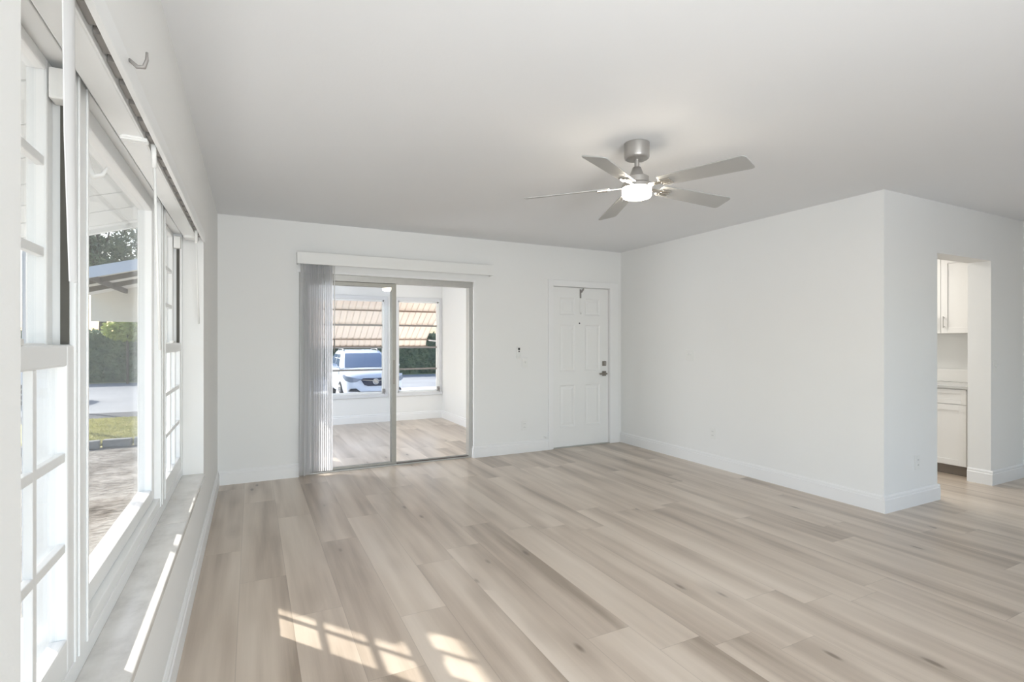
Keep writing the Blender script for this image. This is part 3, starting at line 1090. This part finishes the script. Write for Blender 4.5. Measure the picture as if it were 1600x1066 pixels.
# awning over the long window, on the house side
lo_ = (-0.5, 2.1, 2.05)
la = empty('patio_awning', lo_, 'white panelled metal awning above the long left window outside', 'awning')
mb = MB()
y = -0.2
while y < 3.75:
    y2 = min(y + 0.3, 3.8)
    mb.prism([(-0.505, 2.035), (-0.505, 2.047), (-1.25, 1.823), (-1.25, 1.811)], 1, y, y2 - 0.012)
    mb.prism([(-0.505, 2.047), (-0.505, 2.062), (-1.25, 1.838), (-1.25, 1.823)], 1, y2 - 0.03, y2)
    y += 0.3
mb.build('roof_panel', M['soffit'], la, lo_)
MB().prism([(-0.51, 2.01), (-0.51, 2.035), (-1.25, 1.811), (-1.25, 1.786)], 1, 3.765, 3.80).build('edge_beam', M['soffit'], la, lo_)
MB().box(-1.27, -1.235, -0.2, 3.80, 1.76, 1.84).build('gutter', M['soffit'], la, lo_)
# posts that carry it
G = -0.6
for yy in (0.4, 3.7):
    MB().box(-1.245, -1.205, yy - 0.02, yy + 0.02, G, 1.80).build('post', M['soffit'], la, lo_, bevel=0.004)
# slatted column added to shade the far sash and replace near-sash reflections
ko = (-1.31, 4.75, G)
kc = empty('stand_in_column', ko, 'tall white slatted column added to shade the far sash and replace reflections in the near one', 'column')
MB().box(-1.40, -1.22, 4.755, 4.795, G, 2.325).build('core', M['boardgap'], kc, ko)
for k in range(4):
    x = -1.42 + k * 0.059
    MB().box(x, x + 0.042, 4.72, 4.755, G, 2.325).build('board', M['board'], kc, ko, bevel=0.003)

ev = MB().box(-1.10, XE - 0.002, YREAR, 5.6, 2.33, 2.36).box(-1.13, -1.10, YREAR, 5.6, 2.29, 2.46)
ev.box(-0.86, XE - 0.002, 5.6, 9.0, 2.33, 2.36).box(-0.89, -0.86, 5.6, 9.0, 2.29, 2.46)
struct('trim_4', ev, M['soffit'], 'white eave soffit and fascia along the house', 'eave')
struct('roof', MB().box(-1.10, FLOORX + 0.5, YREAR - 0.6, 5.6, 2.56, 2.66).box(-0.86, FLOORX + 0.5, 5.6, 9.0, 2.56, 2.66), M['soffit'])

# ------------------------------------------------------------------ outside ground


def ground(name, x0, x1, y0, y1, z, mat, label, cat, depth=0.1):
    return struct(name, MB().box(x0, x1, y0, y1, z - depth, z), mat, label, cat)


ground('ground_bed', -40, XE, -10, 11.6, G, M['mulch'], 'sandy mulch bed beside the house', 'ground')
ground('ground_turf', -40, -1.0, 11.6, 15.6, G, M['turf'], 'soil under the grass strip', 'ground')
ground('curb', -40, -1.0, 15.6, 17.1, G + 0.005, M['curb'], 'dark curb strip along the street', 'curb')
ground('ground_road', -60, 60, 17.1, 29.5, G - 0.01, M['road'], 'pale street in front of the hedge', 'road')
ground('ground_driveway', -1.0, 14, 8.6, 21.0, G, M['concrete'], 'bright concrete driveway under the white car', 'driveway')
ground('ground_far', -80, 80, 29.5, 70, G, M['turf'], 'ground behind the hedge', 'ground')
ground('ground_side', 6.8, 40, -10, 8.6, G, M['concrete'], 'ground on the far side of the house', 'ground')
MBp = MB().box(-1.6, XE - 0.01, -1.0, 4.6, G, G + 0.03)
struct('ground_path', MBp, M['concrete'], 'pale concrete strip against the house wall', 'path')


def leaves(name, mat, centers, size, parent=None, origin=(0, 0, 0), seed=0, flat=0.0):
    """one mesh of many small leaf quads"""
    r = np.random.default_rng(seed)
    n = len(centers)
    a = r.normal(size=(n, 3))
    a[:, 2] *= (1 - flat)
    a /= np.linalg.norm(a, axis=1)[:, None]
    b_ = r.normal(size=(n, 3))
    b_ -= a * (a * b_).sum(1)[:, None]
    b_ /= np.linalg.norm(b_, axis=1)[:, None]
    s = size * r.uniform(0.6, 1.3, size=(n, 1))
    c = np.asarray(centers) - np.asarray(origin)
    v = np.stack([c - a * s, c + b_ * s * 0.5, c + a * s, c - b_ * s * 0.5], axis=1).reshape(-1, 3)
    me = bpy.data.meshes.new(name)
    me.vertices.add(4 * n)
    me.vertices.foreach_set('co', v.astype(np.float32).ravel())
    me.loops.add(4 * n)
    me.loops.foreach_set('vertex_index', np.arange(4 * n, dtype=np.int32))
    me.polygons.add(n)
    me.polygons.foreach_set('loop_start', np.arange(0, 4 * n, 4, dtype=np.int32))
    me.update(calc_edges=True)
    me.materials.append(mat)
    o = bpy.data.objects.new(name, me)
    COL.objects.link(o)
    if parent is not None:
        o.parent = parent
    else:
        o.location = origin
    return o


nr = np.random.default_rng(3)


def ball(r, n):
    d = r.normal(size=(n, 3))
    d /= np.linalg.norm(d, axis=1)[:, None]
    return d * r.uniform(0, 1, (n, 1)) ** 0.5


# hedge: solid core with a leafy coat
HY0, HY1, HH = 29.6, 31.2, 2.35
hb = (0, 29.6, G)
hroot = empty('hedge', hb, 'long clipped dark green hedge across the street', 'hedge')
MB().box(-22, 24, HY0 + 0.2, HY1, G, G + HH - 0.12).build('hedge_core', M['hedge'], hroot, hb)
n = 26000
c = np.stack([nr.uniform(-20, 22, n), HY0 + 0.16 + nr.normal(0, 0.07, n), G + nr.uniform(0.05, HH, n)], 1)
n2 = 9000
c2 = np.stack([nr.uniform(-20, 22, n2), nr.uniform(HY0 + 0.1, HY1, n2), G + HH - 0.1 + np.abs(nr.normal(0, 0.09, n2))], 1)
leaves('hedge_leaves', M['hedge'], np.concatenate([c, c2]), 0.085, hroot, hb, 5)


def tree(x, y, h, rad, label, mat='treeleaf', seed=1, n=5000, dens=0.35, name='tree'):
    r_ = np.random.default_rng(seed)
    org = (x, y, G)
    root = empty(name, org, label, 'tree', 'trees beyond the hedge')
    mb = MB()
    mb.tube([(x, y, G), (x + 0.1, y, G + h * 0.3), (x - 0.1, y + 0.1, G + h * 0.62)], [0.2, 0.16, 0.09], 10)
    cs = []
    for k in range(11):
        a = r_.uniform(0, 6.28)
        rr = rad * r_.uniform(0.25, 0.95)
        zz = G + h * r_.uniform(0.5, 0.98)
        p_ = (x + rr * math.cos(a), y + rr * math.sin(a), zz)
        mid = (x + rr * 0.4 * math.cos(a), y + rr * 0.4 * math.sin(a), G + h * 0.5 + (zz - G - h * 0.5) * 0.45)
        mb.tube([(x, y, G + h * r_.uniform(0.3, 0.5)), mid, p_], [0.07, 0.05, 0.015], 6)
        m = n // 11
        q = ball(r_, m) * 1.6 * rad * dens
        q[:, 2] *= 0.7
        cs.append(q + np.array(p_))
    mb.build('trunk', M['bark'], root, org, smooth=True)
    leaves('crown', M[mat], np.concatenate(cs), 0.13, root, org, seed)
    return root


tree(-7.2, 34.6, 11.0, 2.7, 'leafy tree behind the hedge, seen above the carport roof', seed=11, n=9000)
tree(-0.4, 41.0, 8.4, 2.2, 'leafy tree farther back, right of the one above the carport', seed=12)
tree(6.2, 35.5, 8.0, 2.3, 'tree behind the hedge to the right of the white car', seed=14)
tree(13.2, 34.5, 7.5, 2.4, 'tree behind the hedge glimpsed past the right end of the tan awning', seed=15, n=8000)
# yellow-green bush topping the hedge in the left window
bx = (-5.0, 28.7, G)
broot = empty('bush', bx, 'yellow-green bush rising at the top of the hedge, seen in the left window', 'bush')
q = ball(nr, 1500) * np.array([1.0, 0.35, 0.55]) + np.array([-5.0, 28.7, G + 2.45])
leaves('foliage', M['bush'], q, 0.10, broot, bx, 8)
MB().tube([(-5.0, 28.7, G), (-5.0, 28.7, G + 2.3)], 0.05, 8).build('stem', M['bark'], broot, bx)

# grass strip
n = 26000
gx = nr.uniform(-3.7, -1.0, n)
gy = nr.uniform(11.80, 15.5, n)
gc = np.stack([gx, gy, np.full(n, G + 0.035)], 1)
go = leaves('grass', M['grassblade'], gc, 0.05, None, (-3, 13, G), 9)
tag(go, 'strip of dry yellow-green grass between mulch bed and curb', 'grass', kind='stuff')

# edging stones between mulch and grass
stones = [(-2.62, 11.50, 0.42, 0.16, 4), (-2.16, 11.56, 0.42, 0.16, -3), (-1.72, 11.62, 0.40, 0.16, 2), (-2.98, 11.25, 0.34, 0.15, 30), (-2.95, 10.55, 0.22, 0.42, 8), (-2.72, 10.0, 0.22, 0.42, 12), (-3.4, 11.40, 0.4, 0.16, 6)]
slab = ['first edging stone right of the bend', 'dark edging stone in the middle of the straight grass edge', 'dark edging stone farthest right along the grass',
        'edging stone at the bend of the garden border', 'pale edging stone turned toward the house below the bend', 'pale edging stone nearest the house', 'edging stone farthest left along the grass']
for (x, y, w, d, a), lb in zip(stones, slab):
    o = MB().box(x - w / 2, x + w / 2, y - d / 2, y + d / 2, G, G + 0.14).build('edging_stone', M['brick'], None, (x, y, G), bevel=0.015)
    o.rotation_euler.z = R(a)
    tag(o, lb, 'stone', 'garden edging stones')

# ------------------------------------------------------------------ carport roof of the neighbour
co_ = (-3.0, 14.0, G)
cp = empty('carport', co_, 'neighbouring gabled carport roof with pale fascia seen in the left window', 'carport')
RX, RZ, SLP = -1.2, 3.36, 0.27
CY0, CY1 = 14.0, 18.2


def roofz(x):
    return RZ - abs(x - RX) * SLP


for s, xe in ((-1, -4.0), (1, 0.6)):
    z0, z1 = RZ, roofz(xe)
    MB().prism([(RX, z0 - 0.02), (RX, z0 + 0.05), (xe, z1 + 0.05), (xe, z1 - 0.02)], 1, CY0 + 0.04, CY1).build('roof_slope', M['under'], cp, co_)
    MB().prism([(RX, z0 - 0.18), (RX, z0 + 0.06), (xe, z1 + 0.06), (xe, z1 - 0.18)], 1, CY0, CY0 + 0.04).build('fascia', M['fascia'], cp, co_)
    for yy in (15.2, 16.5):
        MB().prism([(RX, z0 - 0.14), (RX, z0 - 0.02), (xe, z1 - 0.02), (xe, z1 - 0.14)], 1, yy, yy + 0.06).build('rafter', M['rafter'], cp, co_)
for xx in (-2.2, -3.2):
    MB().box(xx - 0.04, xx + 0.04, CY0 + 0.05, CY1, roofz(xx) - 0.15, roofz(xx) - 0.03).build('purlin', M['rafter'], cp, co_)
MB().prism([(-4.0, 1.86), (0.6, 1.86), (0.6, roofz(0.6) - 0.02), (RX, RZ - 0.02), (-4.0, roofz(-4.0) - 0.02)], 1, CY1 - 0.05, CY1).build('gable_panel', M['under'], cp, co_)
for xx in (-3.9, 0.45):
    for yy in (14.3, 17.2):
        MB().box(xx - 0.05, xx + 0.05, yy - 0.05, yy + 0.05, G, roofz(xx)).build('post', M['soffit'], cp, co_)

# ------------------------------------------------------------------ parked cars


def make_car(loc, label):
    root = empty('car', loc, label, 'car', 'parked white cars')
    O = (0, 0, 0)
    st_ = [  # y, half width, bottom, hood edge, hood centre
        (0.00, 0.56, 0.40, 0.66, 0.70), (0.03, 0.72, 0.30, 0.78, 0.84), (0.12, 0.83, 0.24, 0.87, 0.94), (0.35, 0.89, 0.22, 0.95, 1.01),
        (0.8, 0.91, 0.22, 1.00, 1.06), (1.25, 0.91, 0.22, 1.03, 1.09), (2.5, 0.91, 0.22, 1.05, 1.09), (3.7, 0.90, 0.24, 1.06, 1.09), (4.15, 0.85, 0.32, 1.02, 1.05), (4.27, 0.72, 0.42, 0.9, 0.93)]
    rings = []
    for y, w, zb, ze, zc in st_:
        h = [(0, zb), (w * 0.8, zb), (w * 0.97, zb + 0.08), (w, zb + (ze - zb) * 0.5), (w * 0.985, ze - 0.10), (w * 0.93, ze - 0.02), (w * 0.78, ze + 0.01), (w * 0.4, zc - 0.01), (0, zc)]
        ring = [(x, y, z) for x, z in h] + [(-x, y, z) for x, z in reversed(h[1:-1])]
        rings.append(ring)
    MB().loft(rings).build('body', M['carpaint'], root, O, smooth=True, subsurf=2)
    lv = [(1.00, 1.05, 4.12, 0.84), (1.08, 1.15, 4.05, 0.82), (1.35, 1.62, 3.90, 0.735), (1.52, 1.98, 3.72, 0.655), (1.585, 2.18, 3.6, 0.60), (1.615, 2.5, 3.3, 0.42)]

    def level(z):
        for a, b in zip(lv, lv[1:]):
            if a[0] <= z <= b[0]:
                f = (z - a[0]) / (b[0] - a[0])
                return [a[i] + (b[i] - a[i]) * f for i in range(4)]
        return lv[-1]
    bow = 0.16
    rings = []
    for z, yf, yr, w in lv:
        h = [(s * w, yf + bow * s * s) for s in (-1, -0.66, -0.33, 0, 0.33, 0.66, 1)]
        h += [(w, yf + (yr - yf) * f) for f in (0.35, 0.65)] + [(w * 0.97, yr - 0.08), (w * 0.5, yr), (-w * 0.5, yr), (-w * 0.97, yr - 0.08)]
        h += [(-w, yf + (yr - yf) * f) for f in (0.65, 0.35)]
        rings.append([(x, y, z) for x, y in h])
    MB().loft(rings).build('cabin', M['carpaint'], root, O, smooth=True)
    # windscreen
    mb = MB()
    vs = []
    N = 8
    zs_ = [1.075, 1.22, 1.35, 1.44, 1.50]
    for off in (0.014, 0.002):
        for z in zs_:
            _, yf, yr, w = level(z)
            for k in range(N + 1):
                s = (k / N * 2 - 1) * 0.86
                vs.append((s * w, yf + bow * s * s - off, z + off * 0.6))
    m = (N + 1)
    L_ = len(zs_)
    fs = []
    for q_ in (0, 1):
        for i in range(L_ - 1):
            for k in range(N):
                a = q_ * L_ * m + i * m + k
                fs.append((a, a + 1, a + 1 + m, a + m))
    mb.add(vs, fs)
    mb.build('windscreen', M['carglass'], root, O, smooth=True)
    for sgn in (-1, 1):
        mb = MB()
        for (f0, f1) in ((0.16, 0.46), (0.49, 0.72), (0.75, 0.90)):
            pts = []
            for z, t0, t1 in ((1.09, f0, f1), (1.47, max(f0, 0.10) , f1 - 0.01)):
                _, yf, yr, w = level(z)
                yy0, yy1 = yf + (yr - yf) * t0, yf + (yr - yf) * t1
                pts.append([(sgn * (w + 0.012), yy0, z), (sgn * (w + 0.012), yy1, z)])
            (a, b), (c_, d) = pts
            ins = lambda p_: (p_[0] - sgn * 0.02, p_[1], p_[2])
            mb.add([a, b, d, c_, ins(a), ins(b), ins(d), ins(c_)], [(0, 1, 2, 3), (7, 6, 5, 4), (0, 4, 5, 1), (1, 5, 6, 2), (2, 6, 7, 3), (3, 7, 4, 0)])
        mb.build('side_window', M['carglass'], root, O)
        MB().tube([(sgn * 0.56, 2.3, 1.59), (sgn * 0.57, 2.5, 1.645), (sgn * 0.57, 3.3, 1.645), (sgn * 0.56, 3.6, 1.58)], 0.018, 8).build('roof_rail', M['nickel'], root, O, smooth=True)
        # mirror
        mb = MB().lathe([(0.0, -0.075), (0.07, -0.06), (0.10, 0), (0.075, 0.06), (0.0, 0.08)], (0, 0, 0), 14)
        mb.rot(Matrix.Translation((sgn * 1.0, 1.45, 1.12)) @ Matrix.Diagonal((1.1, 0.7, 1.0, 1)))
        mb.tube([(sgn * 0.82, 1.48, 1.06), (sgn * 0.98, 1.46, 1.09)], 0.03, 8)
        mb.build('mirror', M['carpaint'], root, O, smooth=True)
        # headlamp, wrapping round the corner of the nose
        top = [(0.47, -0.015, 0.78), (0.62, 0.005, 0.815), (0.76, 0.05, 0.845), (0.86, 0.17, 0.875), (0.905, 0.36, 0.90)]
        bot = [(0.44, -0.02, 0.755), (0.58, -0.006, 0.69), (0.73, 0.03, 0.685), (0.855, 0.13, 0.73), (0.915, 0.30, 0.83)]
        rr = []
        for a, b in zip(top, bot):
            rr.append([(sgn * a[0], a[1], a[2]), (sgn * b[0], b[1], b[2]), (sgn * b[0] * 0.93, b[1] + 0.08, b[2]), (sgn * a[0] * 0.93, a[1] + 0.08, a[2])])
        MB().loft(rr).build('headlamp', M['lamp_glass'], root, O, smooth='angle')
        # fog lamp surround
        MB().prism([(sgn * 0.44, 0.40), (sgn * 0.56, 0.50), (sgn * 0.74, 0.50), (sgn * 0.80, 0.42)], 1, -0.02, 0.12).build('fog_lamp_surround', M['cardark'], root, O, bevel=0.01)
        for yy in (0.86, 3.40):
            mb = MB().tube([(sgn * 0.70, yy, 0.335), (sgn * 0.715, yy, 0.335), (sgn * 0.905, yy, 0.335), (sgn * 0.92, yy, 0.335)], [0.30, 0.335, 0.335, 0.31], 28)
            wh = mb.build('wheel', M['tyre'], root, O, smooth='angle')
            mb = MB().tube([(sgn * 0.90, yy, 0.335), (sgn * 0.93, yy, 0.335)], 0.055, 14)
            for k in range(5):
                a = 2 * math.pi * k / 5
                mb.tube([(sgn * 0.918, yy, 0.335), (sgn * 0.924, yy + 0.22 * math.cos(a), 0.335 + 0.22 * math.sin(a))], [0.035, 0.028], 8)
            ringp = [(sgn * 0.918, yy + 0.225 * math.cos(t), 0.335 + 0.225 * math.sin(t)) for t in np.linspace(0, 2 * math.pi, 25)]
            mb.tube(ringp, 0.016, 6)
            mb.build('rim', M['nickel'], wh, O, smooth=True)
    # grille with wing bar and round three-shield badge
    g = [(-0.43, 0.755), (-0.36, 0.80), (0.36, 0.80), (0.43, 0.755), (0.33, 0.60), (0.22, 0.565), (-0.22, 0.565), (-0.33, 0.60)]
    gr = MB().prism(g, 1, -0.035, 0.06).build('grille', M['grille'], root, O, bevel=0.01)
    for s in (-1, 1):
        MB().prism([(s * 0.08, 0.715), (s * 0.40, 0.745), (s * 0.40, 0.760), (s * 0.08, 0.74)], 1, -0.045, -0.035).build('wing_bar', M['chrome'], gr, O)
    bd = MB().tube([(0.085 * math.cos(t), -0.045, 0.70 + 0.085 * math.sin(t)) for t in np.linspace(0, 2 * math.pi, 29)], 0.010, 8).build('badge_ring', M['chrome'], root, O, smooth=True)
    MB().tube([(0, -0.034, 0.70), (0, -0.040, 0.70)], 0.078, 24).build('badge_disc', M['nickel'], bd, O)
    for k in (-1, 0, 1):
        x, z = k * 0.037, 0.70 - k * 0.022
        sh = [(x - 0.022, z + 0.042), (x + 0.022, z + 0.042), (x + 0.022, z - 0.01), (x, z - 0.045), (x - 0.022, z - 0.01)]
        MB().prism(sh, 1, -0.05 - 0.002 * (k + 1), -0.04).build('badge_shield', M['chrome'], bd, O)
    MB().box(-0.5, 0.5, -0.012, 0.05, 0.36, 0.40).build('lower_intake', M['cardark'], root, O, bevel=0.01)
    return root


car = make_car((3.34, 15.8, G), 'white compact sport utility car parked nose-on outside the porch windows')
car2 = copy_tree(car)  # second car added in place of a reflection in the near sash
car2.location = (-5.0, 20.9, G)
car2.rotation_euler = (0, 0, R(90))
car2['label'] = 'pale car added side-on along the street, standing in for a reflection in the near left sash'
